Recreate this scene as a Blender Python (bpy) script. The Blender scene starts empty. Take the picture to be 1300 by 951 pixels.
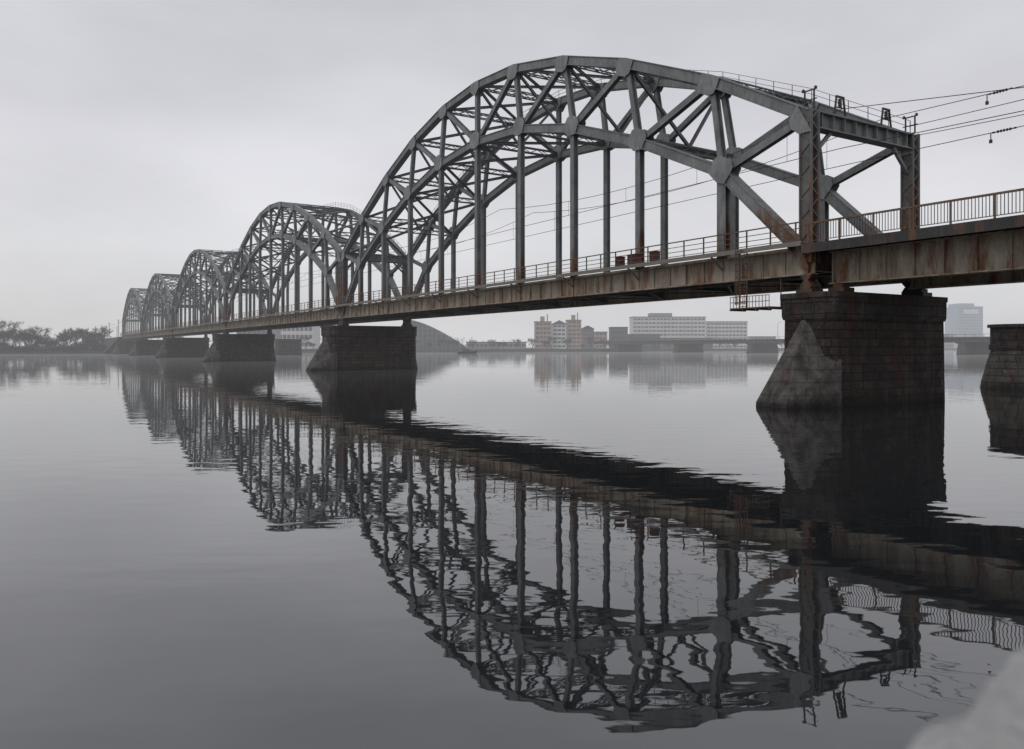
import bpy, math, random
from mathutils import Vector, Matrix
random.seed(7)
C = bpy.context.scene.collection
V = Vector
TH = math.radians(31.61)
DV = V((-math.sin(TH), math.cos(TH), 0)); PV = V((math.cos(TH), math.sin(TH), 0))
ROT = math.pi/2 + TH
D = 38.4; W = 10.0; S0 = 29.5; LP = 80.0; LT = 79.0
CAMZ = 3.3
def SQ(s, q, z=0): return DV*s + PV*q + V((0,0,z))
def AT(px, depth, z=0): return V(((px-650)/991*depth, depth, z))

# ---------------------------------------------------------------- materials
def painted_haze_group():
    g = bpy.data.node_groups.new('painted_haze', 'ShaderNodeTree')  # haze painted into surfaces as pale emission, stronger farther from the origin
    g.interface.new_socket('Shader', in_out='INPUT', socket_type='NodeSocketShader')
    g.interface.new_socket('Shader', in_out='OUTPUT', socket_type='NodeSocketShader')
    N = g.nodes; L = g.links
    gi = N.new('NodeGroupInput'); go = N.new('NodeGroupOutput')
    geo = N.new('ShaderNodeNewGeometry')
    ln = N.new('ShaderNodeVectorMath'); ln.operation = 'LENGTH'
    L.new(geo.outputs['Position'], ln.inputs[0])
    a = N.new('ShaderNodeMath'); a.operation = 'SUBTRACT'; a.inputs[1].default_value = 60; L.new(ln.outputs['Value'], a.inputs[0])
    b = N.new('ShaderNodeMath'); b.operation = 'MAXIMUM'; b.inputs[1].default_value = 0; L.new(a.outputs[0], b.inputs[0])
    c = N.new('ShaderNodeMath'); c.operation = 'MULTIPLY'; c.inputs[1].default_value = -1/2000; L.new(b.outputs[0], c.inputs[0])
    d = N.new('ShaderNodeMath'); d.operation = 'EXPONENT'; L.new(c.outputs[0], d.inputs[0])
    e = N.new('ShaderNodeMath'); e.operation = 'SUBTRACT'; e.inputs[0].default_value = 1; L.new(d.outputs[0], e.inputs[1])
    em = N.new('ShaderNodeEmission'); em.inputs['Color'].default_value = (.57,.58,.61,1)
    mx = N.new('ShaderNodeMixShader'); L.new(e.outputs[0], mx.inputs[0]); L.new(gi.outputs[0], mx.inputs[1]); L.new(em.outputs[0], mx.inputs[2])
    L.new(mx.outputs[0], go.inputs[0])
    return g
HZ = painted_haze_group()
class NT:
    def __init__(s, name):
        s.m = bpy.data.materials.new(name); s.m.use_nodes = True
        s.N = s.m.node_tree.nodes; s.L = s.m.node_tree.links; s.N.clear()
        s.out = s.N.new('ShaderNodeOutputMaterial'); s.p = s.N.new('ShaderNodeBsdfPrincipled')
        h = s.N.new('ShaderNodeGroup'); h.node_tree = HZ  # every material carries the painted haze glow, no real volume
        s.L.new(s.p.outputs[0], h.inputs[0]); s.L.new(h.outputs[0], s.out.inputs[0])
    def link(s, o, i): s.L.new(o, i)
    def pos(s, scale=(1,1,1), kind='world'):
        if kind == 'world': src = s.N.new('ShaderNodeNewGeometry').outputs['Position']
        else: src = s.N.new('ShaderNodeTexCoord').outputs['Object']
        mp = s.N.new('ShaderNodeMapping'); mp.inputs['Scale'].default_value = scale
        s.L.new(src, mp.inputs[0]); return mp.outputs[0]
    def noise(s, vec, scale, detail=4, rough=.6):
        n = s.N.new('ShaderNodeTexNoise'); n.inputs['Scale'].default_value = scale
        n.inputs['Detail'].default_value = detail; n.inputs['Roughness'].default_value = rough
        s.L.new(vec, n.inputs['Vector']); return n.outputs['Fac']
    def ramp(s, v, a, b, lo=0, hi=1):
        r = s.N.new('ShaderNodeMapRange'); s.L.new(v, r.inputs[0])
        for i, x in zip((1,2,3,4), (a,b,lo,hi)): r.inputs[i].default_value = x
        return r.outputs[0]
    def math(s, op, a, b=None):
        m = s.N.new('ShaderNodeMath'); m.operation = op; m.use_clamp = False
        for i, x in enumerate((a,b)):
            if x is None: continue
            if isinstance(x, (int,float)): m.inputs[i].default_value = x
            else: s.L.new(x, m.inputs[i])
        return m.outputs[0]
    def mix(s, f, a, b, mode='MIX'):
        m = s.N.new('ShaderNodeMix'); m.data_type = 'RGBA'; m.blend_type = mode; m.clamp_factor = True
        for i, x in ((0,f),(6,a),(7,b)):
            if isinstance(x, (int,float)): m.inputs[i].default_value = x
            elif isinstance(x, tuple): m.inputs[i].default_value = (*x,1)
            else: s.L.new(x, m.inputs[i])
        return m.outputs[2]
    def z(s):
        sp = s.N.new('ShaderNodeSeparateXYZ'); s.L.new(s.N.new('ShaderNodeNewGeometry').outputs['Position'], sp.inputs[0]); return sp.outputs[2]
    def bump(s, h, dist, strength=1):
        b = s.N.new('ShaderNodeBump'); b.inputs['Distance'].default_value = dist; b.inputs['Strength'].default_value = strength
        s.L.new(h, b.inputs['Height']); s.L.new(b.outputs[0], s.p.inputs['Normal'])
    def done(s, col, rough=.8, metal=0):
        if isinstance(col, tuple): s.p.inputs['Base Color'].default_value = (*col,1)
        else: s.L.new(col, s.p.inputs['Base Color'])
        s.p.inputs['Roughness'].default_value = rough; s.p.inputs['Metallic'].default_value = metal
        return s.m
def steel(name, g1, g2, rlo, rhi, zlo=9, zhi=19, rust1=(.095,.045,.025), rust2=(.22,.10,.045)):
    t = NT(name)
    n = t.noise(t.pos(), .6, 6, .65); n2 = t.noise(t.pos((1,1,.18)), 1.3, 7, .7)
    base = t.mix(t.ramp(n, .35, .65), g1, g2)
    thr = t.ramp(t.z(), zlo, zhi, rlo, rhi)
    mask = t.math('MULTIPLY', t.math('SUBTRACT', n2, thr), 7.0)
    mk = t.ramp(mask, 0, 1)
    rc = t.mix(t.noise(t.pos(), 5, 4), rust1, rust2)
    col = t.mix(mk, base, rc)
    dirt = t.ramp(t.noise(t.pos((1,1,.3)), 3, 5, .7), .3, .7, .65, 1.12)
    col = t.mix(1.0, col, dirt, 'MULTIPLY')
    t.bump(t.noise(t.pos(), 14, 3), .012)
    return t.done(col, .62)
M = {}
M['steel'] = steel('weathered_grey_steel', (.15,.16,.16), (.245,.255,.25), .33, .68, 9.2, 14)
M['plate'] = steel('pale_grey_gusset', (.19,.20,.20), (.28,.29,.285), .38, .70, 9.2, 15)
M['inner'] = steel('dark_grey_bracing', (.10,.105,.11), (.155,.16,.165), .54, .72)
M['post'] = steel('grey_post_with_rust', (.11,.112,.11), (.17,.17,.165), .36, .55, 9, 16, (.09,.04,.022), (.26,.115,.05))
M['girder'] = steel('stained_girder_paint', (.30,.255,.19), (.42,.37,.29), .455, .49, 7, 9.5, (.10,.046,.025), (.32,.15,.07))
M['rusty'] = steel('rusty_dark_iron', (.08,.075,.07), (.12,.11,.10), .42, .55)
M['brownrail'] = steel('rusty_railing_paint', (.13,.10,.08), (.17,.14,.12), .42, .5)
M['dark'] = steel('dark_iron', (.03,.03,.03), (.045,.043,.041), .5, .7)
t = NT('grey_walkway_planks'); M['deck'] = t.done(t.mix(t.noise(t.pos(), 2), (.15,.14,.12), (.25,.23,.21)), .9)
t = NT('wire_black'); M['wire'] = t.done((.03,.03,.033), .6)
t = NT('rust_red_paint'); M['red'] = t.done(t.mix(t.ramp(t.noise(t.pos(), 4), .4, .6), (.13,.045,.033), (.08,.042,.03)), .7)
def stone(name, c1, c2, mort, bw=1.1, bh=.48, wet=True, rough_h=2.0, light=.35, pat=1.0):
    t = NT(name)
    tc = t.N.new('ShaderNodeTexCoord'); sp = t.N.new('ShaderNodeSeparateXYZ'); t.link(tc.outputs['Object'], sp.inputs[0])
    wob = t.noise(t.pos(), 1.2, 3, .6)
    u = t.math('ADD', t.math('ADD', sp.outputs[0], sp.outputs[1]), t.math('MULTIPLY', wob, .4))
    cb = t.N.new('ShaderNodeCombineXYZ'); t.link(u, cb.inputs[0]); t.link(t.math('ADD', sp.outputs[2], t.math('MULTIPLY', wob, .08)), cb.inputs[1])
    b = t.N.new('ShaderNodeTexBrick'); t.link(cb.outputs[0], b.inputs['Vector'])
    b.inputs['Color1'].default_value = (*c1,1); b.inputs['Color2'].default_value = (*c2,1); b.inputs['Mortar'].default_value = (*mort,1)
    b.inputs['Scale'].default_value = 1; b.inputs['Mortar Size'].default_value = .04; b.inputs['Mortar Smooth'].default_value = .4
    b.inputs['Brick Width'].default_value = bw; b.inputs['Row Height'].default_value = bh; b.inputs['Bias'].default_value = -.1
    b.offset_frequency = 2; b.squash = .75; b.squash_frequency = 3
    n = t.noise(t.pos(), 1.3, 10, .78)
    col = t.mix(1.0, b.outputs[0], t.ramp(n, .34, .66, .3, 1.9), 'MULTIPLY')
    st2 = t.ramp(t.noise(t.pos((1,1,.3)), .7, 7, .72), .48, .62)
    col = t.mix(t.math('MULTIPLY', st2, .6*pat), col, t.mix(1.0, b.outputs[0], (1.8,.8,.5), 'MULTIPLY'))
    bk = t.ramp(t.noise(t.pos((1.2,1.2,.2)), .9, 6, .72), .50, .64)
    col = t.mix(t.math('MULTIPLY', bk, .6), col, (.012,.011,.010))
    st = t.ramp(t.noise(t.pos((1,1,.10)), 1.6, 6, .7), .56, .70)
    col = t.mix(t.math('MULTIPLY', st, light), col, (.17,.155,.135))
    sp1 = t.ramp(t.noise(t.pos((1,1,1)), 6, 3, .6), .64, .72)
    col = t.mix(t.math('MULTIPLY', sp1, .55*pat), col, (.22,.21,.195))
    if wet: col = t.mix(t.ramp(t.math('ADD', t.z(), t.math('MULTIPLY', n, .9)), .5, 1.2), t.mix(1.0, col, (.22,.22,.20), 'MULTIPLY'), col)
    h = t.math('ADD', t.math('MULTIPLY', b.outputs['Fac'], -1.2*pat), t.math('MULTIPLY', t.noise(t.pos(), 2.6, 8, .78), rough_h))
    t.bump(h, .16)
    return t.done(col, .85)
M['stone'] = stone('dark_rough_ashlar', (.036,.028,.024), (.075,.052,.041), (.014,.012,.011))
M['cap'] = stone('dark_cap_stone', (.045,.04,.036), (.068,.057,.05), (.018,.016,.015), 1.6, .65, False)
M['cut'] = stone('smooth_cutwater_stone', (.082,.074,.070), (.088,.079,.074), (.070,.063,.059), 1.8, .7, True, .35, .1, .25)
M['oldstone'] = stone('grey_old_masonry', (.085,.077,.067), (.115,.102,.09), (.04,.035,.03), 1.3, .55)
def flat(name, c1, c2, scale=.1, rough=.85):
    t = NT(name); return t.done(t.mix(t.ramp(t.noise(t.pos(), scale, 5), .35, .65), c1, c2), rough)
M['twig'] = flat('bare_twigs', (.055,.047,.043), (.09,.078,.07), .4)
M['bark'] = flat('bark', (.03,.026,.023), (.045,.04,.034), 1)
M['bush'] = flat('brown_scrub', (.03,.029,.022), (.06,.053,.04), .2)
M['bank'] = flat('bank_earth', (.03,.03,.023), (.06,.055,.043), .05)
M['conc'] = flat('pale_concrete', (.22,.22,.22), (.30,.30,.295), .05)
M['white'] = flat('off_white_facade', (.54,.53,.50), (.62,.605,.58), .05)
M['pink'] = flat('dusty_pink_facade', (.34,.24,.19), (.42,.31,.25), .05)
M['brown'] = flat('brown_brick_facade', (.17,.12,.095), (.22,.165,.135), .05)
M['glass'] = flat('dark_glass', (.05,.06,.068), (.09,.10,.11), .2, .3)
M['roof'] = flat('dark_roof', (.045,.05,.055), (.07,.077,.082), .1)
M['tower'] = flat('pale_blue_cladding', (.22,.28,.33), (.28,.34,.39), .02)
M['hull'] = flat('dark_hull', (.02,.022,.025), (.03,.034,.037), 1)
M['porcelain'] = flat('brown_insulator', (.05,.035,.03), (.08,.05,.04), 3, .3)
# water
t = NT('river_water')
pw = t.pos((.7,1.35,1))
n1 = t.noise(pw, .95, 2, .4); n2 = t.noise(t.pos((1,1.2,1)), .2, 2, .5); n3 = t.noise(pw, 3.4, 2, .4)
calm = t.ramp(t.noise(t.pos((1,1,1)), .05, 3, .5), .35, .65, .6, 1.2)
hh = t.math('ADD', t.math('ADD', n1, t.math('MULTIPLY', n2, 1.6)), t.math('MULTIPLY', n3, .09))
t.bump(t.math('MULTIPLY', hh, calm), .0070)
t.p.inputs['IOR'].default_value = 2.2
M['water'] = t.done((.018,.021,.023), .008)
t = NT('granite')
gn = t.noise(t.pos(), 40, 6, .7); gb = t.noise(t.pos(), 9, 5, .7)
t.bump(gb, .05)
M['granite'] = t.done(t.mix(t.ramp(gn,.35,.65), t.mix(t.ramp(gb,.35,.65), (.24,.24,.235), (.40,.40,.39)), (.46,.46,.45)), .9)

# ---------------------------------------------------------------- mesh builder
class MB:
    def __init__(s): s.v = []; s.f = []
    def add(s, vs, fs):
        o = len(s.v); s.v += [tuple(x) for x in vs]; s.f += [tuple(i+o for i in f) for f in fs]
    def box(s, c, ax, ay, az):
        c = V(c); vs = [c+ax*i+ay*j+az*k for i in (-1,1) for j in (-1,1) for k in (-1,1)]
        s.add(vs, [(0,1,3,2),(4,6,7,5),(0,4,5,1),(2,3,7,6),(0,2,6,4),(1,5,7,3)])
    def b(s, x0,x1,y0,y1,z0,z1):
        s.box(((x0+x1)/2,(y0+y1)/2,(z0+z1)/2), V(((x1-x0)/2,0,0)), V((0,(y1-y0)/2,0)), V((0,0,(z1-z0)/2)))
    def beam(s, a, b, w, h, n=(0,1,0), off=0, offi=0):
        """w along n, h across it"""
        a = V(a); b = V(b); d = (b-a); L = d.length; d.normalize(); n = V(n); n = (n-d*n.dot(d))
        if n.length < 1e-4: n = V((1,0,0))-d*d.x
        n.normalize(); u = d.cross(n)
        s.box((a+b)/2+n*off+u*offi, d*(L/2), n*(w/2), u*(h/2))
    def H(s, a, b, w, h, t=.05, n=(0,1,0)):
        s.beam(a,b,t,w,n,h/2-t/2); s.beam(a,b,t,w,n,-h/2+t/2); s.beam(a,b,h-2*t-.004,t*1.2,n)
    def laced(s, a, b, w, h, step, n=(0,1,0)):
        a = V(a); b = V(b); d = (b-a); L = d.length; d.normalize(); n = V(n); n = (n-d*n.dot(d)).normalized(); u = d.cross(n)
        for i in (-1,1):
            for j in (-1,1): s.box((a+b)/2+n*i*(w/2)+u*j*(h/2), d*(L/2), n*.05, u*.05)
        k = max(2, int(L/step))
        for i in range(k):
            p = a+d*L*i/k; q = a+d*L*(i+1)/k; sg = 1 if i%2 else -1
            for j in (-1,1):
                s.beam(p+n*j*(w/2)+u*sg*h/2, q+n*j*(w/2)-u*sg*h/2, .03, .07, n)
                s.beam(p+u*j*(h/2)+n*sg*w/2, q+u*j*(h/2)-n*sg*w/2, .03, .07, u)
    def tube(s, pts, r, k=6, r2=None):
        pts = [V(p) for p in pts]; n = len(pts); o = len(s.v)
        for i, p in enumerate(pts):
            d = (pts[min(i+1,n-1)]-pts[max(i-1,0)]).normalized()
            x = d.cross(V((0,0,1)))
            if x.length < .01: x = V((1,0,0))
            x.normalize(); y = d.cross(x)
            rr = r if r2 is None else r+(r2-r)*i/(n-1)
            for j in range(k):
                a = 2*math.pi*j/k; s.v.append(tuple(p+x*math.cos(a)*rr+y*math.sin(a)*rr))
        for i in range(n-1):
            for j in range(k): s.f.append((o+i*k+j, o+i*k+(j+1)%k, o+(i+1)*k+(j+1)%k, o+(i+1)*k+j))
        s.f.append(tuple(o+j for j in range(k))[::-1]); s.f.append(tuple(o+(n-1)*k+j for j in range(k)))
    def loft(s, rings):
        o = len(s.v); k = len(rings[0])
        for r in rings: s.v += [tuple(p) for p in r]
        for i in range(len(rings)-1):
            for j in range(k): s.f.append((o+i*k+j, o+i*k+(j+1)%k, o+(i+1)*k+(j+1)%k, o+(i+1)*k+j))
        s.f.append(tuple(o+j for j in range(k))[::-1]); s.f.append(tuple(o+(len(rings)-1)*k+j for j in range(k)))
    def plate(s, pts2, y, t):
        s.loft([[(p[0], y-t/2, p[1]) for p in pts2], [(p[0], y+t/2, p[1]) for p in pts2]])
    def mesh(s, name, m):
        me = bpy.data.meshes.new(name); me.from_pydata(s.v, [], s.f); me.update(); me.materials.append(m)
        import bmesh
        bm = bmesh.new(); bm.from_mesh(me); bmesh.ops.recalc_face_normals(bm, faces=bm.faces); bm.to_mesh(me); bm.free()
        return me
    def obj(s, name, m, parent=None):
        if isinstance(m, str): m = M[m]
        o = bpy.data.objects.new(name, s.mesh(name, m)); C.objects.link(o)
        if parent: o.parent = parent
        return o
def tag(o, label, cat, group=None):
    o['label'] = label; o['category'] = cat
    if group: o['group'] = group
    return o
def thing(name, label, cat, loc=(0,0,0), rz=0, group=None):
    o = bpy.data.objects.new(name, None); C.objects.link(o); o.location = loc; o.rotation_euler = (0,0,rz)
    return tag(o, label, cat, group)
def struct(o): o['kind'] = 'structure'; return o
def KIDS(o): return [x for x in list(bpy.data.objects) if x.parent == o]
def copy_tree(o, parent=None):
    kids = KIDS(o); c = o.copy(); C.objects.link(c); c.parent = parent
    for ch in kids: copy_tree(ch, c)
    return c
def hull2(pts):
    pts = sorted(set((round(a,4),round(b,4)) for a,b in pts))
    def half(P):
        h = []
        for p in P:
            while len(h) > 1 and (h[-1][0]-h[-2][0])*(p[1]-h[-2][1])-(h[-1][1]-h[-2][1])*(p[0]-h[-2][0]) <= 0: h.pop()
            h.append(p)
        return h
    a = half(pts); b = half(pts[::-1]); return a[:-1]+b[:-1]

# ---------------------------------------------------------------- setting
w = MB(); w.v = [(-3000,-60,0),(4500,-60,0),(4500,5000,0),(-3000,5000,0)]; w.f = [(0,1,2,3)]
struct(w.obj('water', 'water'))
b = MB()
SB = 447
rows = [(SB-4,-1.5),(SB+3,1.0),(SB+7,1.8),(SB+30,2.2),(SB+5000,2.6)]
qs = [-1500,-600,-200,-100,-50,0,50,100,200,400,700,1200,3000]
for s_, z_ in rows:
    for q_ in qs: b.v.append(tuple(SQ(s_+ (random.uniform(-1.5,1.5) if s_<SB+20 else 0), q_, z_)))
n = len(qs)
for i in range(len(rows)-1):
    for j in range(n-1): b.f.append((i*n+j, i*n+j+1, (i+1)*n+j+1, (i+1)*n+j))
struct(b.obj('far_bank_ground', 'bank'))
e = MB()
e.loft([[SQ(435,D+W/2-13,.2),SQ(435,D+W/2-6,8.6),SQ(435,D+W/2+6,8.6),SQ(435,D+W/2+13,.2)],[SQ(900,D+W/2-15,1),SQ(900,D+W/2-6,8.6),SQ(900,D+W/2+6,8.6),SQ(900,D+W/2+15,1)]])
struct(e.obj('railway_embankment', 'bank'))

# ---------------------------------------------------------------- arch span
P = LT/9.6
NX = [0]+[.8*P+i*P for i in range(9)]+[LT]
SH = [0,.9,1.25,1.2,.9,0,-.9,-1.2,-1.25,-.9,0]
UX = [NX[i]+SH[i] for i in range(11)]
UZ = [16.7,20.9,24.7,27.5,29.2,29.7]; UZ = UZ+UZ[-2::-1]
LZ = [8.5,14.7,18.5,21.5,23.4,24.0]; LZ = LZ+LZ[-2::-1]
Y1 = W/2
TOPZ = 9.25; BOTZ = 7.55
def make_span():
    r = thing('arch_span', '', 'bridge span')
    for sy in (1,-1):
        y = sy*Y1
        U = [V((UX[i],y,UZ[i])) for i in range(11)]; Lo = [V((NX[i],y,LZ[i])) for i in range(11)]
        for nm, PTS in (('upper_chord',U),('lower_chord',Lo)):
            m = MB()
            for i in range(10):
                a, c = PTS[i], PTS[i+1]
                m.beam(a,c,.56,.64); m.beam(a,c,.74,.06,off=0,offi=.34); m.beam(a,c,.74,.06,off=0,offi=-.34)
            m.obj(nm,'steel',r)
        for i in (0,10):
            m = MB(); a = V((NX[i],y,8.2)); c = V((NX[i],y,UZ[i]+.35))
            m.H(a,c,.84,.58,.06); post = m.obj('end_post','post',r)
            m = MB(); m.laced(a,c,.68,.76,.6); m.obj('lacing','post',post)
        for i in range(1,10):
            m = MB(); m.H(V((NX[i],y,TOPZ-.2)), Lo[i], .50 if i not in (1,9) else .74,.48,.05); m.obj('hanger','steel',r)
            m = MB(); m.H(Lo[i], U[i], .42,.44,.05); m.obj('web_post','steel',r)
        dg = [(i,i+1) for i in range(5)]+[(i,i-1) for i in range(10,5,-1)]
        for i, j in dg:
            m = MB(); m.H(U[i], Lo[j], .46,.42,.05); m.obj('diagonal','steel',r)
        for i in range(11):
            for up in (1,0):
                PTS = U if up else Lo; c = PTS[i]; dirs = []
                if i > 0: dirs.append((PTS[i-1]-c, .375, .85))
                if i < 10: dirs.append((PTS[i+1]-c, .375, .85))
                if i not in (0,10): dirs.append(((Lo[i] if up else U[i])-c, .23, 1.0))
                if up:
                    for (q1,q2) in dg:
                        if q1 == i: dirs.append((Lo[q2]-c, .26, 1.1))
                    if i in (0,10): dirs.append((V((0,0,-1)), .44, 1.0))
                else:
                    for (q1,q2) in dg:
                        if q2 == i: dirs.append((U[q1]-c, .26, 1.1))
                    dirs.append((V((0,0,-1)), .27, .65))
                pts = []
                for dd, hw, ln in dirs:
                    dd = dd.normalized(); nn = V((-dd.z,0,dd.x))
                    for sg in (1,-1):
                        q = c+dd*ln+nn*hw*sg; pts.append((q.x,q.z))
                hp = hull2(pts); m = MB(); m.plate(hp, y+.385, .03); m.plate(hp, y-.385, .03)
                m.obj('gusset_plate','plate',r)
        m = MB(); gy = y
        m.b(-.4,LT+.4,gy-.03,gy+.03,BOTZ,TOPZ-.05)
        m.b(-.4,LT+.4,gy-.28,gy+.28,BOTZ-.05,BOTZ+.03); m.b(-.4,LT+.4,gy-.26,gy+.26,TOPZ-.32,TOPZ-.26)
        k = 48
        for i in range(k+1):
            x = LT*i/k; m.b(x-.03,x+.03,gy+.029,gy+.14,BOTZ+.029,TOPZ-.319); m.b(x-.03,x+.03,gy-.14,gy-.029,BOTZ+.029,TOPZ-.319)
        m.obj('edge_girder','girder',r)
        m = MB(); ya, yb = sorted((y+sy*.32, y+sy*1.25))
        m.b(-.4,LT+.4,ya,yb,TOPZ-.02,TOPZ+.06); m.b(-.4,LT+.4,y+sy*1.26-.03,y+sy*1.26+.03,TOPZ-.18,TOPZ+.10)
        for x in NX: m.beam((x,y+sy*.1,TOPZ-.95),(x,y+sy*1.2,TOPZ-.10),.06,.12,(1,0,0))
        wk = m.obj('walkway','deck',r)
        m = MB(); ry = y+sy*1.2; k = 44
        for i in range(k+1):
            x = LT*i/k; m.b(x-.035,x+.035,ry-.035,ry+.035,TOPZ+.06,TOPZ+1.15)
        for zz, hh_ in ((1.17,.035),(.82,.02),(.5,.02),(.2,.02)): m.b(-.3,LT+.3,ry-hh_,ry+hh_,TOPZ+zz-hh_,TOPZ+zz+hh_)
        m.obj('walkway_railing','rusty',wk)
        for x in (0,LT):
            m = MB(); m.b(x-.55,x+.55,y-.5,y+.5,6.45,6.65); m.b(x-.35,x+.35,y-.4,y+.4,6.65,6.8)
            m.plate([(x-.42,6.8),(x+.42,6.8),(x+.18,7.15),(x-.18,7.15)], y, .7); m.plate([(x-.12,7.15),(x+.12,7.15),(x+.42,7.5),(x-.42,7.5)], y, .7)
            m.obj('bearing','dark',r)
    m = MB()
    for i in range(10):
        a = V((UX[i],-Y1,UZ[i]+.4)); c = V((UX[i+1],-Y1,UZ[i+1]+.4))
        for k in range(5):
            p = a.lerp(c,k/5); m.beam(p,p+V((0,0,.85)),.04,.04,(0,1,0))
        for h in (.85,.45): m.beam(a+V((0,0,h)),c+V((0,0,h)),.035,.035)
    m.obj('chord_handrail','inner',r)
    for i in range(1,10):
        m = MB(); m.laced((UX[i],-Y1+.3,UZ[i]),(UX[i],Y1-.3,UZ[i]),.45,.5,1.1,(1,0,0)); m.obj('cross_strut','inner',r)
    for i in range(2,9):
        m = MB(); m.laced((NX[i],-Y1+.3,LZ[i]),(NX[i],Y1-.3,LZ[i]),.4,.5,1.1,(1,0,0)); m.obj('cross_strut','inner',r)
        m = MB()
        for sy in (1,-1): m.H((UX[i],sy*(Y1-.3),UZ[i]-.4),(NX[i],0,LZ[i]+.3),.22,.22,.03,(1,0,0))
        m.obj('sway_frame','inner',r)
    for X, Z, rng in ((UX,UZ,range(0,10)),(NX,LZ,range(2,8))):
        for i in rng:
            m = MB(); nn = V((X[i+1]-X[i],0,Z[i+1]-Z[i])).normalized(); nn = V((-nn.z,0,nn.x))
            m.H((X[i],-Y1+.3,Z[i]),(X[i+1],Y1-.3,Z[i+1]),.26,.24,.035,nn)
            m.H((X[i],Y1-.3,Z[i]+.02),(X[i+1],-Y1+.3,Z[i+1]+.02),.26,.20,.03,nn)
            m.obj('lateral_brace','inner',r)
    for i in (0,10):
        m = MB(); x = NX[i]
        m.b(x-.38,x+.38,-Y1+.32,Y1-.32,UZ[i]+.22,UZ[i]+.32); m.b(x-.38,x+.38,-Y1+.32,Y1-.32,UZ[i]-.70,UZ[i]-.62); m.b(x-.03,x+.03,-Y1+.32,Y1-.32,UZ[i]-.62,UZ[i]+.22)
        for k in range(9):
            yy = -Y1+.8+k*(W-1.6)/8; m.b(x-.3,x+.3,yy-.03,yy+.03,UZ[i]-.621,UZ[i]+.221)
        for sy in (1,-1): m.beam((x,sy*(Y1-.3),UZ[i]-2.2),(x,sy*(Y1-1.9),UZ[i]-.70),.2,.2,(1,0,0))
        m.obj('portal_beam','steel',r)
    for i in range(11):
        m = MB(); m.H((NX[i],-Y1+.05,8.35),(NX[i],Y1-.05,8.35),.5,1.2,.05,(0,0,1)); m.obj('cross_beam','dark',r)
    for yy in (-2.9,-1.1,1.1,2.9):
        m = MB(); m.H((-.3,yy,8.6),(LT+.3,yy,8.6),.4,.8,.05,(0,0,1)); m.obj('stringer','dark',r)
        m = MB(); m.b(-.4,LT+.4,yy-.05,yy+.05,9.20,9.36); m.obj('rail','rusty',r)
    m = MB(); m.b(-.4,LT+.4,-Y1+.5,Y1-.5,9.02,9.18); m.obj('track_deck','dark',r)
    m = MB()
    for i in range(10):
        m.beam((NX[i],-Y1+.2,7.72),(NX[i+1],Y1-.2,7.72),.08,.16,(0,0,1)); m.beam((NX[i],Y1-.2,7.62),(NX[i+1],-Y1+.2,7.62),.08,.16,(0,0,1))
    m.b(-.3,LT+.3,Y1-.75,Y1-.6,7.35,7.5)
    m.obj('bottom_bracing','dark',r)
    return r
span = make_span()
SL = ['nearest and largest steel arch truss span, its near end post on the closest stone pier',
      'second steel arch truss span from the camera, directly behind the big near arch',
      'third steel arch truss span, in the middle of the row of five',
      'fourth steel arch truss span, second from the far left end',
      'farthest and smallest steel arch truss span, beside the far bank']
for i in range(5):
    o = span if i == 0 else copy_tree(span)
    o.location = SQ(S0+i*LP, D+W/2); o.rotation_euler = (0,0,ROT); o['label'] = SL[i]; o['group'] = 'arch spans of the railway bridge'

# ---------------------------------------------------------------- approach span
ap = thing('approach_span', 'short rusty plate girder span at the right edge with a slatted railing', 'bridge span', SQ(S0-1.3, D+W/2), ROT)
LA = 40
for sy in (1,-1):
    y = sy*(Y1-1.1); m = MB()
    m.b(-LA,.6,y-.03,y+.03,7.0,8.75); m.b(-LA,.6,y-.3,y+.3,6.95,7.03); m.b(-LA,.6,y-.3,y+.3,8.75,8.82)
    for i in range(26):
        x = -LA+.4+i*1.6
        if x < .6: m.b(x-.04,x+.04,y+.029,y+.2,7.029,8.751); m.b(x-.04,x+.04,y-.2,y-.029,7.029,8.751)
    m.obj('plate_girder','girder',ap)
    m = MB(); ya, yb = sorted((sy*(Y1-1.5), sy*(Y1+1.2)))
    m.b(-LA,.9,ya,yb,9.0,9.1); m.b(-LA,.9,sy*(Y1+1.2)-.05,sy*(Y1+1.2)+.05,8.62,9.15)
    for i in range(14):
        x = -LA+1+i*3.0; m.b(x-.05,x+.05,min(sy*(Y1-1),sy*(Y1+1.15)),max(sy*(Y1-1),sy*(Y1+1.15)),8.80,9.01)
    wk = m.obj('walkway','dark',ap)
    m = MB(); ry = sy*(Y1+1.15)
    for i in range(21):
        x = -LA+i*2.0+.5; m.b(x-.04,x+.04,ry-.04,ry+.04,9.1,10.24)
    m.b(-LA,.9,ry-.05,ry+.05,10.22,10.32); m.b(-LA,.9,ry-.02,ry+.02,9.26,9.30)
    m.obj('railing_frame','brownrail',wk)
    m = MB()
    for i in range(int(LA/.16)):
        x = -LA+i*.16; m.b(x-.014,x+.014,ry-.014,ry+.014,9.3,10.22)
    m.obj('railing_bars','dark',wk)
m = MB()
for i in range(14):
    x = -LA+.4+i*3.0; m.b(x-.15,x+.15,-Y1+1.2,Y1-1.2,7.6,8.7)
m.b(-LA,.7,-Y1+1.4,Y1-1.4,8.84,8.98)
m.obj('floor_beams','dark',ap)
for yy in (-2.9,-1.1,1.1,2.9):
    m = MB(); m.b(-LA,1,yy-.05,yy+.05,8.98,9.2); m.obj('rail','rusty',ap)
for sy in (1,-1):
    m = MB(); y = sy*(Y1-1.1); m.b(-.5,.5,y-.5,y+.5,6.45,6.7); m.b(-.3,.3,y-.35,y+.35,6.7,6.93); m.obj('bearing','dark',ap)

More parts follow.
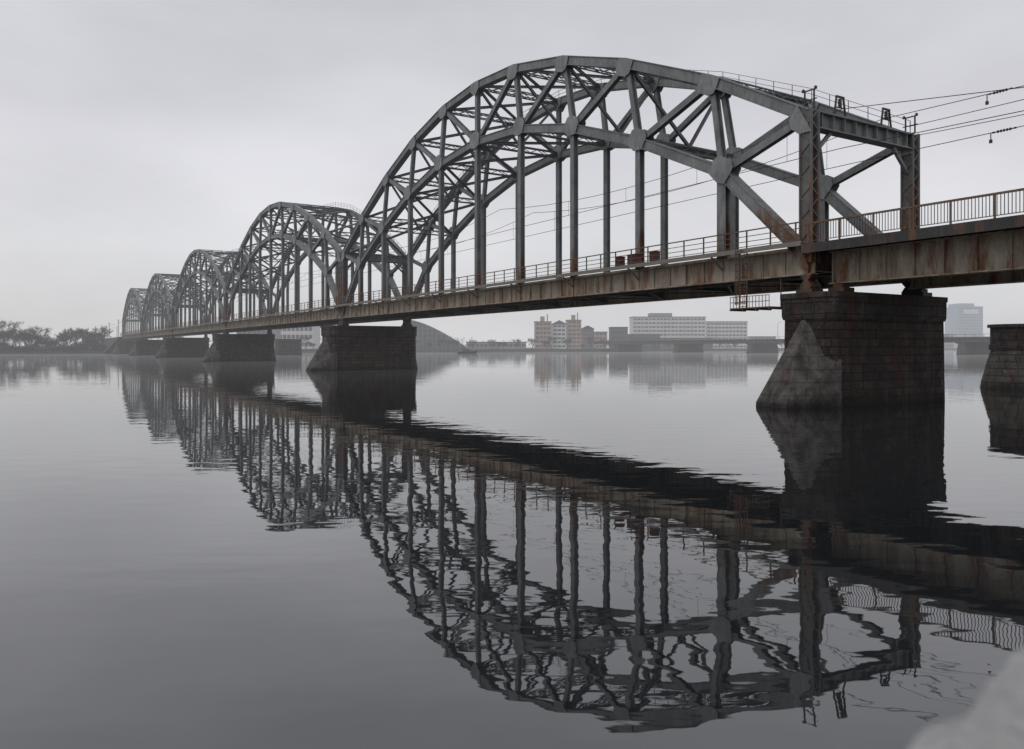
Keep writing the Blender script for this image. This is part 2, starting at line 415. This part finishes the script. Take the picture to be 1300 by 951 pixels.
# ---------------------------------------------------------------- piers
def ring(x0,x1,y0,y1,c,z): return [(x0+c,y0,z),(x1-c,y0,z),(x1,y0+c,z),(x1,y1-c,z),(x1-c,y1,z),(x0+c,y1,z),(x0,y1-c,z),(x0,y0+c,z)]
def make_pier(T, en, ef, cw=2.9):
    r = thing('stone_pier','', 'bridge pier')
    a = Y1+en; f = Y1+ef; h = T/2
    m = MB(); m.loft([ring(-h-.1,h+.1,-f-.08,a+.08,.5,-2), ring(-h-.03,h+.03,-f,a,.5,4.9)]); m.obj('pier_body','stone',r)
    m = MB(); m.loft([ring(-h-.10,h+.10,-f-.06,a+.06,.5,4.9), ring(-h-.14,h+.14,-f-.12,a+.14,.5,5.1), ring(-h-.15,h+.15,-f-.13,a+.15,.5,6.1)])
    m.loft([ring(-h-.22,h+.22,-f-.18,a+.24,.55,6.1), ring(-h-.22,h+.22,-f-.18,a+.24,.55,6.4)])
    m.obj('cornice','cap',r)
    import bmesh
    for sg, e0, L in ((1,a,cw),(-1,f,cw*.3)):
        bm = bmesh.new()
        for p in [(-1.1,e0+L,-1),(1.1,e0+L,-1),(-1.05,e0+L-.1,.25),(1.05,e0+L-.1,.25),(-h-.12,e0-.7,2.6),(h+.12,e0-.7,2.6),(-h-.14,e0-.7,-1),(h+.14,e0-.7,-1),(-.12,e0+.14,4.85),(.12,e0+.14,4.85),(-h*.8,e0-1.6,-1),(h*.8,e0-1.6,-1),(0,e0-1,4)]:
            bm.verts.new((p[0],p[1]*sg,p[2]))
        bmesh.ops.convex_hull(bm, input=bm.verts)
        me = bpy.data.meshes.new('cutwater'); bm.to_mesh(me); bm.free(); me.materials.append(M['cut'])
        o = bpy.data.objects.new('cutwater', me); C.objects.link(o); o.parent = r
    return r
p0 = make_pier(3.5, 1.0, .4, 2.9); p0.location = SQ(S0-.45, D+W/2); p0.rotation_euler = (0,0,ROT)
p0['label'] = 'nearest dark stone bridge pier with pointed cutwater, under the end of the big arch'
p1 = make_pier(4.6, 2.5, .6, 2.7)
PL = ['second stone bridge pier from the camera, where the first two arches meet',
      'third stone bridge pier, between the second and third arches',
      'fourth stone bridge pier, between the third and fourth arches',
      'fifth stone bridge pier, between the fourth and fifth arches',
      'farthest stone bridge pier at the left, beside the far bank']
for i in range(5):
    o = p1 if i == 0 else copy_tree(p1)
    o.location = SQ(S0+(i+1)*LP-.5, D+W/2); o.rotation_euler = (0,0,ROT); o['label'] = PL[i]
for o in [x for x in bpy.data.objects if x.name.startswith('stone_pier')]: o['group'] = 'piers of the railway bridge'
op = thing('old_stone_pier','round nosed remains of an old masonry pier standing alone at the right edge','old pier', SQ(32,68.0), ROT)
m = MB()
def nose(rx, y0, z, n=9, back=-12):
    return [(rx,back,z)]+[(rx*math.cos(math.pi*i/(n-1)), y0+rx*1.0*math.sin(math.pi*i/(n-1)), z) for i in range(n)]+[(-rx,back,z)]
m.loft([nose(2.7,.9,-1), nose(2.55,.7,.6), nose(2.3,.35,2.2), nose(2.15,.1,3.1)]); m.obj('pier_body','oldstone',op)
m = MB(); m.loft([nose(2.35,.0,3.1), nose(2.35,0,3.5), nose(2.25,0,3.55), nose(2.25,0,4.9)]); m.loft([nose(2.45,0,4.9), nose(2.45,0,5.15)]); m.obj('cap_course','cap',op)
o2 = thing('old_stone_pier','dark square block of an old pier in mid river left of the second bridge pier','old pier', AT(366,330), ROT)
m = MB(); m.loft([ring(-4,4,-5,5,.8,-1), ring(-3.6,3.6,-4.6,4.6,.8,6)]); m.obj('pier_body','stone',o2)
m = MB(); m.loft([ring(-3.9,3.9,-4.9,4.9,.8,6), ring(-3.9,3.9,-4.9,4.9,.8,6.8)]); m.obj('cap_course','cap',o2)

# ---------------------------------------------------------------- bits on the bridge
def local(s,y,z): return SQ(S0+s, D+W/2-y, z)
ip = thing('inspection_ladder','rusty caged ladder and basket platform hanging beside the nearest pier','ladder', SQ(S0+1.9, D+W/2), ROT)
y = Y1+.95; LX = 2.2
m = MB()
for dx in (-.3,.3): m.b(LX+dx-.03,LX+dx+.03,y-.03,y+.03,5.7,9.3)
for i in range(12): m.b(LX-.3,LX+.3,y-.02,y+.02,5.8+i*.3,5.84+i*.3)
m.obj('ladder','rusty',ip)
m = MB()
for i in range(9):
    z = 6.0+i*.4; pts = [(LX+.42*math.cos(a),y+.42*math.sin(a)+.1,z) for a in [math.pi*k/8 for k in range(9)]]; m.tube(pts,.02,4)
for k in range(7):
    a = math.pi*k/6; x = LX+.42*math.cos(a); yy = y+.42*math.sin(a)+.1; m.b(x-.015,x+.015,yy-.015,yy+.015,5.9,9.3)
m.obj('safety_cage','rusty',ip)
m = MB(); m.b(-.2,2.8,y-.9,y+.5,5.65,5.72)
for x in (-.2,.8,1.8,2.8): m.b(x-.04,x+.04,y-.9,y+.5,5.55,5.65)
m.obj('platform','rusty',ip)
m = MB()
for k in range(13):
    x = -.2+k*.25; m.b(x-.014,x+.014,y+.46,y+.49,5.72,6.4)
for z in (6.4,6.05): m.b(-.2,2.8,y+.455,y+.495,z-.02,z+.02)
m.beam((0,y-.8,5.7),(0,y-.8,7.6),.05,.05,(1,0,0))
m.obj('guard_rail','rusty',ip)
for x, ww, lab in ((14.6,1.0,'larger rust red equipment cabinet on the walkway, beside the second hanger'),(12.4,.6,'smaller rust red cabinet on the walkway, nearer the end post'),(16.2,.5,'narrow rust red cabinet left of the larger one on the walkway')):
    c = thing('equipment_cabinet', lab, 'cabinet', local(x,Y1+.72,TOPZ+.06), ROT, 'cabinets on the bridge walkway')
    m = MB(); m.b(-ww/2,ww/2,-.25,.25,.12,.75); m.b(-ww/2,-ww/2+.1,-.2,.2,0,.12); m.b(ww/2-.1,ww/2,-.2,.2,0,.12); m.obj('cabinet_body','red',c)
    m = MB(); m.b(-ww/2-.05,ww/2+.05,-.3,.3,.75,.8); m.obj('lid','red',c)
    m = MB(); m.b(-ww/2+.06,ww/2-.06,.25,.275,.2,.68); dr_ = m.obj('door','red',c)
    m = MB(); m.b(ww/2-.18,ww/2-.13,.275,.31,.35,.52); m.obj('handle','dark',dr_)
for yy, lab in ((2.2,'wire anchor frame on the portal beam above the near track'),(-2.4,'wire anchor frame on the portal beam above the far track')):
    f = thing('wire_anchor_frame', lab, 'bracket', local(0,yy,UZ[0]+.33), ROT, 'anchor frames on the portal beam')
    m = MB(); m.beam((0,-.55,0),(0,-.32,1.25),.09,.09,(1,0,0)); m.beam((0,.55,0),(0,.32,1.25),.09,.09,(1,0,0)); m.beam((0,-.38,1.25),(0,.38,1.25),.1,.1,(1,0,0)); m.beam((0,-.45,.6),(0,.45,.6),.06,.06,(1,0,0)); m.obj('frame','dark',f)
    m = MB()
    for k in range(5): m.tube([(0,0,.62+k*.11),(0,0,.67+k*.11)],.13,8)
    m.tube([(0,0,.6),(0,0,1.25)],.04,6); m.obj('insulator','porcelain',f)
for y_, lab in ((Y1,'thin cable bracket post on top of the near end post'),(-Y1,'thin cable bracket post on top of the far end post at the right')):
    f = thing('bracket_post', lab, 'post', local(0,y_,UZ[0]+.36), ROT, 'bracket posts on the end posts')
    m = MB(); m.b(-.35,-.28,-.04,.04,0,1.1); m.b(.28,.35,-.04,.04,0,1.1); m.b(-.5,.5,-.03,.03,1.1,1.17); m.b(-.5,.5,-.03,.03,.55,.6); m.obj('bracket_frame','dark',f)
    for xx in (-.42,.42):
        m = MB(); m.tube([(xx,0,1.17),(xx,0,1.3)],.05,6); m.tube([(xx,0,1.2),(xx,0,1.25)],.1,8); m.obj('insulator','porcelain',f)
for yy, nm in ((2.0,'near'),(-2.0,'far')):
    def mz(s):
        if s <= 0: return 17.6 + s*(.155 if yy > 0 else .03)
        ph = (s % 40)/40; return 17.6 - 4*ph*(1-ph)*1.3
    m = MB(); m.tube([local(s,yy,mz(s)) for s in range(-24,405,4)],.022,4)
    wr = m.obj('catenary_wire','wire'); tag(wr,'sagging overhead catenary wire running through the arches above the %s track'%nm,'wire','overhead wires of the railway')
    m = MB(); m.tube([local(-24,yy,14.4 if yy > 0 else 15.1),local(0,yy,15.25)]+[local(s,yy,15.25) for s in range(16,405,20)],.022,4); c2 = m.obj('contact_wire','wire',wr)
    m = MB()
    for s in range(4,400,8): m.beam(local(s,yy,15.25),local(s,yy,mz(s)),.02,.02,(1,0,0))
    m.obj('dropper','wire',wr)
for yy, z0, z1, lab in ((-5,17.6,18.0,'upper feeder cable leading off the far end post to the right edge'),(-5.3,17.0,16.3,'lower feeder cable leading off the far end post to the right edge')):
    m = MB(); m.tube([local(-s,yy,z0+(z1-z0)*s/40-1.2*(s/40)*(1-s/40)) for s in range(0,42,3)],.022,4)
    tag(m.obj('feeder_cable','wire'),lab,'wire')
for i,(s,yy,z) in enumerate(((-7.0,-2.0,17.39),(-7.2,-2.0,15.2))):
    f = thing('wire_insulator', ['dark ribbed insulator on the upper wire right of the portal','dark ribbed insulator on the lower wire right of the portal'][i],'insulator', local(s,yy,z), ROT)
    m = MB()
    for k in range(5): m.tube([(-.35+k*.16,0,0),(-.29+k*.16,0,0)],.08,8)
    m.tube([(-.5,0,0),(.5,0,0)],.035,6); m.obj('ribbed_body','porcelain',f)
    m = MB(); m.tube([(-.62,0,0),(-.5,0,0)],.05,6); m.tube([(.5,0,0),(.62,0,0)],.05,6); m.obj('end_fitting','wire',f)
    m = MB(); m.beam((.7,0,0),(.7,0,-.4),.04,.04); m.b(.63,.77,-.05,.05,-.55,-.36); m.obj('hanging_clamp','wire',f)

# ---------------------------------------------------------------- far shore
def building(name, label, px0, px1, ytop, depth, deep, mat, bands=6, wmat='glass', roofm='roof', cat='building', base=1.8, group=None, extra=None, band_h=.5):
    x0 = (px0-650)/991*depth; x1 = (px1-650)/991*depth; h = (441-ytop)*depth/991+CAMZ-base
    wd = x1-x0; r = thing(name, label, cat, ((x0+x1)/2, depth, base), 0, group)
    m = MB(); m.b(-wd/2,wd/2,0,deep,0,h-.6); m.obj('wall',mat,r)
    m = MB(); m.b(-wd/2-.3,wd/2+.3,-.3,deep+.3,h-.6,h); m.obj('roof',roofm,r)
    fh = (h-1.2)/bands
    for k in range(bands):
        z = .8+k*fh
        m = MB(); nb = max(3,int(wd/3.2)); 
        for j in range(nb):
            xa = -wd/2+.6+j*(wd-1.2)/nb; m.b(xa+.35,xa+(wd-1.2)/nb-.35,-.12,0.05,z+fh*.25,z+fh*(.25+band_h))
        m.obj('window_row',wmat,r)
    if extra: extra(r,wd,h,deep)
    return r
def ex_hotel(r,wd,h,deep):
    m = MB(); m.b(-wd*.25,wd*.05,3,deep-3,h,h+3.2); m.obj('rooftop_room','conc',r)
    m = MB()
    for j in range(int(wd/6)): x = -wd/2+3+j*6; m.b(x-.15,x+.15,-.5,0,1,h-1)
    m.obj('facade_fins','white',r)
building('hotel_building','long white slab hotel with rows of windows on the far shore, taller left wing',803,896,402,680,18,'white',8,extra=ex_hotel,band_h=.4)
building('hotel_wing','lower right wing of the long white slab on the far shore',896.5,949,408,690,18,'white',7,band_h=.4)
def ex_mill(r,wd,h,deep):
    m = MB(); m.b(-wd*.15,wd*.1,2,10,h,h+4); m.obj('rooftop_room','pink',r)
    m = MB(); m.b(wd*.25,wd*.3,4,7,h,h+6); m.obj('chimney','brown',r)
def gable(r,wd,h,deep):
    m = MB(); m.loft([[(-wd/2,-.3,h),(wd/2,-.3,h),(0,-.3,h+wd*.25)],[(-wd/2,deep,h),(wd/2,deep,h),(0,deep,h+wd*.25)]]); m.obj('gable_roof','roof',r)
building('apartment_block','pinkish multi storey block with rooftop room, behind the hangers of the big arch',679,700,408,620,16,'pink',6,extra=ex_mill)
building('apartment_block','narrow white block with a gabled top among the pinkish blocks on the far shore',701,719,411,626,16,'white',6,extra=gable)
building('apartment_block','pale stepped block right of the narrow gabled one on the far shore',720,738,406,632,16,'pink',7,extra=ex_mill)
building('apartment_block','brown brick block between the pale stepped block and the dark glass offices',739,754,417,632,16,'brown',5,extra=gable)
building('apartment_block','lower pale block immediately left of the dark glass offices on the far shore',755,771,421,630,16,'pink',4)
building('office_block','dark glass office cube left of the white slab hotel',776,797,415,640,16,'roof',4,wmat='glass')
building('office_block','low dark office block in front of the white slab hotel',800,838,424,650,14,'roof',3)
building('waterfront_house','low grey waterfront building in front of the white slab at its right',842,905,429,640,12,'brown',2)
def ex_tower(r,wd,h,deep):
    m = MB(); m.b(-wd*.42,wd*.2,4,deep-4,h,h+5); m.obj('crown_storey','tower',r)
    m = MB(); m.b(-wd*.3,wd*.3,-.6,-.2,h-12,h-5); m.obj('facade_sign','white',r)
building('tall_tower','tall pale blue high rise at the right, seen past the near pier',1217,1248,389,1250,40,'tower',14,roofm='conc',band_h=.3,extra=ex_tower)
building('low_block','hazy low block left of the pale blue tower',1193,1211,424,900,20,'conc',3)
building('low_block','hazy low block right of the pale blue tower, above the road bridge',1252,1300,428,900,20,'brown',2)
building('low_block','hazy grey low block just left of the near pier above the road bridge',953,985,427,760,20,'conc',3)
building('warehouse','pale warehouse behind the third and second piers',352,398,412,560,20,'white',3)
building('warehouse','grey shed on the far shore left of the second pier',300,345,416,520,20,'conc',2)
building('warehouse','long low grey store on the far shore right of the sloping hall',592,668,434,600,16,'conc',1)
g = thing('sloping_hall','dark hall with a sloping descending roof just right of the second pier','building', AT(552,600,1.8))
def hz_(t_): return 1+22*(1-t_**1.35)
prof = [(-20,0)]+[(-20+44*t_, hz_(t_)) for t_ in [i/10 for i in range(0,11)]]+[(24,0)]
m = MB(); m.loft([[(x,0,z) for x,z in prof],[(x,30,z) for x,z in prof]]); m.obj('wall','roof',g)
m = MB()
for i in range(1,12): 
    x = -20+3.6*i; m.b(x-.12,x+.12,-.3,0,0,hz_((x+20)/44)-.5)
m.obj('mullions','conc',g)
m = MB()
for z in (4,8,12,16):
    xe = -20+44*(1-(z-1)/22)**(1/1.35); m.b(-19.8,xe-.8,-.2,0,z,z+.2)
m.obj('floor_bands','conc',g)
QB = 362
rb = thing('road_bridge','low flat dark road bridge crossing far behind, right of the near arch','bridge', SQ(0,QB), ROT)
m = MB(); m.b(-60,455,-12,12,5.6,7.6); m.b(-60,455,11.9,12.6,7.2,7.9); m.obj('bridge_deck','oldstone',rb)
m = MB()
for i in range(128):
    x = -60+i*4; m.b(x-.06,x+.06,12.2,12.35,7.9,9.0)
m.b(-60,455,12.2,12.35,9.0,9.12); m.obj('railing','roof',rb)
for i in range(8):
    x = 10+i*60; m = MB(); m.loft([ring(x-2.2,x+2.2,-13,13.5,1.6,-1), ring(x-1.8,x+1.8,-12,12.5,1.6,5.0)]); m.b(x-3,x+3,-11,11,5.0,5.6); m.obj('bridge_pier','oldstone',rb)
for i in range(9):
    x = 20+i*45
    l = thing('street_lamp','slender lamp post on the far road bridge','street lamp', SQ(x,QB-11.3,7.7), ROT, 'lamp posts along the road bridge')
    m = MB(); m.tube([(0,0,0),(0,0,9)],.13,5,.07); m.obj('post','roof',l)
    m = MB(); m.tube([(0,0,9),(0,-.8,9.4),(0,-2.2,9.5)],.07,5); m.obj('arm','roof',l)
    m = MB(); m.b(-.15,.15,-3.0,-2.2,9.4,9.58); m.obj('lamp_head','conc',l)
bt = thing('motor_boat','small dark motor boat with a low cabin on the river beyond the second pier','boat', AT(592,400,0), math.radians(8))
bt.scale = (1.15,1.15,1.15)
m = MB(); m.loft([[(-4,-1.1,-.3),(-4,1.1,-.3),(-4,1.3,.8),(-4,-1.3,.8)],[(1,-1.3,-.4),(1,1.3,-.4),(1,1.5,.9),(1,-1.5,.9)],[(4.6,-.05,.1),(4.6,.05,.1),(5.2,.1,1.3),(5.2,-.1,1.3)]]); m.obj('hull','hull',bt)
m = MB(); m.loft([[(-1.8,-1,.85),(1.6,-1,.85),(1.6,1,.85),(-1.8,1,.85)],[(-1.6,-.9,2.2),(.9,-.9,2.2),(.9,.9,2.2),(-1.6,.9,2.2)]]); m.obj('cabin','roof',bt)
m = MB(); m.b(-1.2,.7,-1.0,-.9,1.4,1.95); m.obj('window','glass',bt)
m = MB(); m.tube([(-1,0,2.2),(-1,0,4.2)],.06,5); m.obj('mast','hull',bt)
for i,(s,q) in enumerate([(446+i*28, D+W/2+(5.5 if i%2 else -5.5)) for i in range(7)]):
    l = thing('catenary_mast','thin catenary mast on the railway embankment beyond the bridge','mast', SQ(s,q,8.6), ROT, 'catenary masts beyond the bridge')
    sg = 1 if i%2 else -1
    m = MB(); m.laced((0,0,0),(0,0,9),.35,.35,1.0); m.obj('post','inner',l)
    m = MB(); m.beam((0,0,7.4),(0,sg*3.2,7.8),.08,.08,(1,0,0)); m.beam((0,0,8.6),(0,sg*2.6,7.8),.05,.05,(1,0,0)); m.obj('bracket','inner',l)

# ---------------------------------------------------------------- bare trees
def make_tree(H, spread, seed):
    rnd = random.Random(seed); tr = MB(); cr = MB(); tips = []
    def grow(p, d, L, r, lev):
        mid = p+d*L*.5+V((rnd.uniform(-1,1),rnd.uniform(-1,1),0))*L*.05; q = p+d*L
        (tr if lev == 0 else cr).tube([p,mid,q], r, 5 if lev < 2 else 3, r*.6)
        if lev >= 4: tips.append((q,d)); return
        k = 5 if lev == 0 else 3
        for i in range(k):
            a = rnd.uniform(0,6.28); t_ = rnd.uniform(.3,1)
            nd = (d+V((math.cos(a),math.sin(a),rnd.uniform(-.1,.5)))*spread*rnd.uniform(.6,1.1)).normalized()
            grow(p.lerp(q,t_ if i else 1), nd, L*rnd.uniform(.65,.85), r*.55, lev+1)
    grow(V((0,0,0)), V((0,0,1)), H*.26, H*.018, 0)
    for q, d in tips:
        for k in range(7):
            nd = (d+V((rnd.uniform(-1,1),rnd.uniform(-1,1),rnd.uniform(-.2,1)))*.8).normalized(); L = rnd.uniform(.06,.13)*H
            sd = nd.cross(V((rnd.uniform(-1,1),rnd.uniform(-1,1),rnd.uniform(-1,1)))).normalized()*.045
            e_ = q+nd*L; cr.add([q-sd,q+sd,e_],[(0,1,2)])
            e2 = q+nd*L*.5+V((rnd.uniform(-1,1),rnd.uniform(-1,1),rnd.uniform(-.3,1)))*L*.6; cr.add([q+nd*L*.3-sd,q+nd*L*.3+sd,e2],[(0,1,2)])
    r = thing('bare_tree','', 'tree'); tr.obj('trunk','bark',r); cr.obj('crown','twig',r); return r
protos = [make_tree(15,.75,3), make_tree(13,.9,11), make_tree(16,.6,23)]
first = [True]*3
def put_tree(s,q,sc,label,group,k):
    o = protos[k] if first[k] else copy_tree(protos[k]); first[k] = False
    o.location = SQ(s,q,1.6 if s > SB+5 else .9); o.scale = (sc,sc,sc); o.rotation_euler = (0,0,random.uniform(0,6.28)); o['label'] = label; o['group'] = group
for i in range(42):
    hs = .85+.35*math.sin(i*.5+.4)*math.sin(i*.17)
    put_tree(453+random.uniform(0,60), -36+i*1.7+random.uniform(-1,1), hs*random.uniform(.85,1.25), 'bare winter tree on the far bank left of the farthest arch','bare trees at the left edge',i%3)
for i in range(26):
    q = 62+i*7.5+random.uniform(-3,3)
    put_tree(453+random.uniform(0,20), q, random.uniform(.4,.7), 'small bare tree on the far bank seen beneath the arches','bare trees beneath the arches',(i+1)%3)
for i in range(34):
    q = 262+i*9.5+random.uniform(-4,4)
    put_tree(453+random.uniform(0,16), q, random.uniform(.4,.8), 'small bare tree in front of the far shore buildings','bare trees before the far buildings',(i+2)%3)
m = MB(); rnd = random.Random(5)
for i in range(34000):
    q = -120+1100*rnd.random()**1.5; s = SB+2+rnd.random()*10; hgt = 1.2+1.6*(math.sin(q*.13)*.5+.5)*(math.sin(q*.031+1)*.5+.7); r = .28
    if i > 22000: q = rnd.uniform(-60,38)
    if q < 38: hgt += 2.2+1.6*math.sin(q*.3); r = .5; s = SB+2+rnd.random()*30
    c = SQ(s,q,1.0+rnd.random()*hgt)
    a = V((rnd.uniform(-1,1),rnd.uniform(-1,1),rnd.uniform(-.3,1)))*r*1.6; bb = V((rnd.uniform(-1,1),rnd.uniform(-1,1),rnd.uniform(-1,1)))*r*1.3
    m.add([c,c+a,c+bb],[(0,1,2)])
o = m.obj('riverside_scrub','bush'); o['kind'] = 'stuff'; tag(o,'low brown scrub lining the far bank','scrub')
m = MB()
for i in range(14000):
    q = -900+4000*rnd.random(); s = SB+420+rnd.random()*60; hgt = 9+6*(math.sin(q*.02)*.5+.5)+3*math.sin(q*.071)
    c = SQ(s,q,2+rnd.random()*hgt); 
    a = V((rnd.uniform(-1,1),rnd.uniform(-1,1),rnd.uniform(-.3,1)))*1.8; bb = V((rnd.uniform(-1,1),rnd.uniform(-1,1),rnd.uniform(-1,1)))*1.8
    m.add([c,c+a,c+bb],[(0,1,2)])
o = m.obj('distant_woods','bush'); o['kind'] = 'stuff'; tag(o,'hazy far off woods behind the far shore buildings','woods')

# ---------------------------------------------------------------- foreground quay stone
import bmesh
A = V((.423,.97,0)); Bp = V((.945,1.44,0)); dr = (Bp-A).normalized(); nr = V((dr.y,-dr.x,0))
A = A + nr*.015
bm = bmesh.new(); nx, ny = 200, 30
g_ = [[None]*(ny+1) for _ in range(nx+1)]
from mathutils import noise as mn
for i in range(nx+1):
    for j in range(ny+1):
        p = A+dr*(-2+i*.03)+nr*(j*.05)
        zz = 2.785 + .03*mn.noise(p*5) + .015*mn.noise(p*17) - (.03 if j == 0 else 0)
        off = nr*(.04*mn.noise(V((i*.11,1,2)))+.02*mn.noise(V((i*.4,5,2))) if j < 2 else 0)
        g_[i][j] = bm.verts.new((p.x+off.x,p.y+off.y,zz))
for i in range(nx):
    for j in range(ny): bm.faces.new((g_[i][j],g_[i+1][j],g_[i+1][j+1],g_[i][j+1]))
low = [bm.verts.new((g_[i][0].co.x-nr.x*.02,g_[i][0].co.y-nr.y*.02,-.5)) for i in range(nx+1)]
for i in range(nx): bm.faces.new((g_[i][0],low[i],low[i+1],g_[i+1][0]))
bmesh.ops.recalc_face_normals(bm, faces=bm.faces)
me = bpy.data.meshes.new('quay_wall'); bm.to_mesh(me); bm.free(); me.materials.append(M['granite'])
o = bpy.data.objects.new('quay_wall', me); C.objects.link(o); tag(o,'blurred light grey granite quay edge in the lower right corner','wall')

# ---------------------------------------------------------------- world, sun, camera
wd = bpy.data.worlds.new('World'); bpy.context.scene.world = wd; wd.use_nodes = True
N = wd.node_tree.nodes; L = wd.node_tree.links; N.clear()
out = N.new('ShaderNodeOutputWorld'); bg = N.new('ShaderNodeBackground'); L.new(bg.outputs[0], out.inputs[0])
sky = N.new('ShaderNodeTexSky'); sky.sky_type = 'NISHITA'; sky.sun_disc = False; sky.sun_elevation = math.radians(35); sky.sun_rotation = math.radians(-60)
tc = N.new('ShaderNodeTexCoord'); sp = N.new('ShaderNodeSeparateXYZ'); L.new(tc.outputs['Generated'], sp.inputs[0])
r = N.new('ShaderNodeValToRGB'); L.new(sp.outputs[2], r.inputs[0])
cr = r.color_ramp; cr.elements[0].position = 0; cr.elements[0].color = (.67,.672,.69,1); cr.elements[1].position = .9; cr.elements[1].color = (.52,.525,.56,1)
for pz, cc in ((.12,(.73,.728,.752,1)),(.26,(.69,.686,.728,1)),(.42,(.62,.62,.665,1))):
    x = cr.elements.new(pz); x.color = cc
mp = N.new('ShaderNodeMapping'); mp.inputs['Scale'].default_value = (1,1,2.6); L.new(tc.outputs['Generated'], mp.inputs[0])
nz = N.new('ShaderNodeTexNoise'); nz.inputs['Scale'].default_value = 1.9; nz.inputs['Detail'].default_value = 6; L.new(mp.outputs[0], nz.inputs[0])
mr = N.new('ShaderNodeMapRange'); L.new(nz.outputs[0], mr.inputs[0]); 
for i, v in zip((1,2,3,4),(.3,.7,.85,1.12)): mr.inputs[i].default_value = v
mu = N.new('ShaderNodeMix'); mu.data_type = 'RGBA'; mu.blend_type = 'MULTIPLY'; mu.inputs[0].default_value = 1; L.new(r.outputs[0], mu.inputs[6]); L.new(mr.outputs[0], mu.inputs[7])
sc = N.new('ShaderNodeMix'); sc.data_type = 'RGBA'; sc.blend_type = 'MULTIPLY'; sc.inputs[0].default_value = 1; L.new(sky.outputs[0], sc.inputs[6]); sc.inputs[7].default_value = (.08,.08,.08,1)
mx = N.new('ShaderNodeMix'); mx.data_type = 'RGBA'; mx.inputs[0].default_value = .95; L.new(sc.outputs[2], mx.inputs[6]); L.new(mu.outputs[2], mx.inputs[7])
L.new(mx.outputs[2], bg.inputs[0]); bg.inputs[1].default_value = 1.0
sl = bpy.data.lights.new('sun','SUN'); sl.energy = .5; sl.angle = math.radians(25); sl.color = (1,.97,.93)
so = bpy.data.objects.new('sun', sl); C.objects.link(so)
sd = V((-.6,-.55,.75)).normalized(); so.rotation_euler = sd.to_track_quat('Z','Y').to_euler()
cam = bpy.data.cameras.new('camera'); co = bpy.data.objects.new('camera', cam); C.objects.link(co)
co.location = (0,0,CAMZ); co.rotation_euler = (math.pi/2,0,0)
cam.lens = 991/1300*36; cam.sensor_width = 36; cam.shift_y = -(475.5-441)/1300
cam.clip_end = 9000; cam.clip_start = .05
cam.dof.use_dof = True; cam.dof.focus_distance = 70; cam.dof.aperture_fstop = 1.6
bpy.context.scene.camera = co
vs = bpy.context.scene.view_settings; vs.view_transform = 'Standard'; vs.look = 'None'; vs.exposure = 0
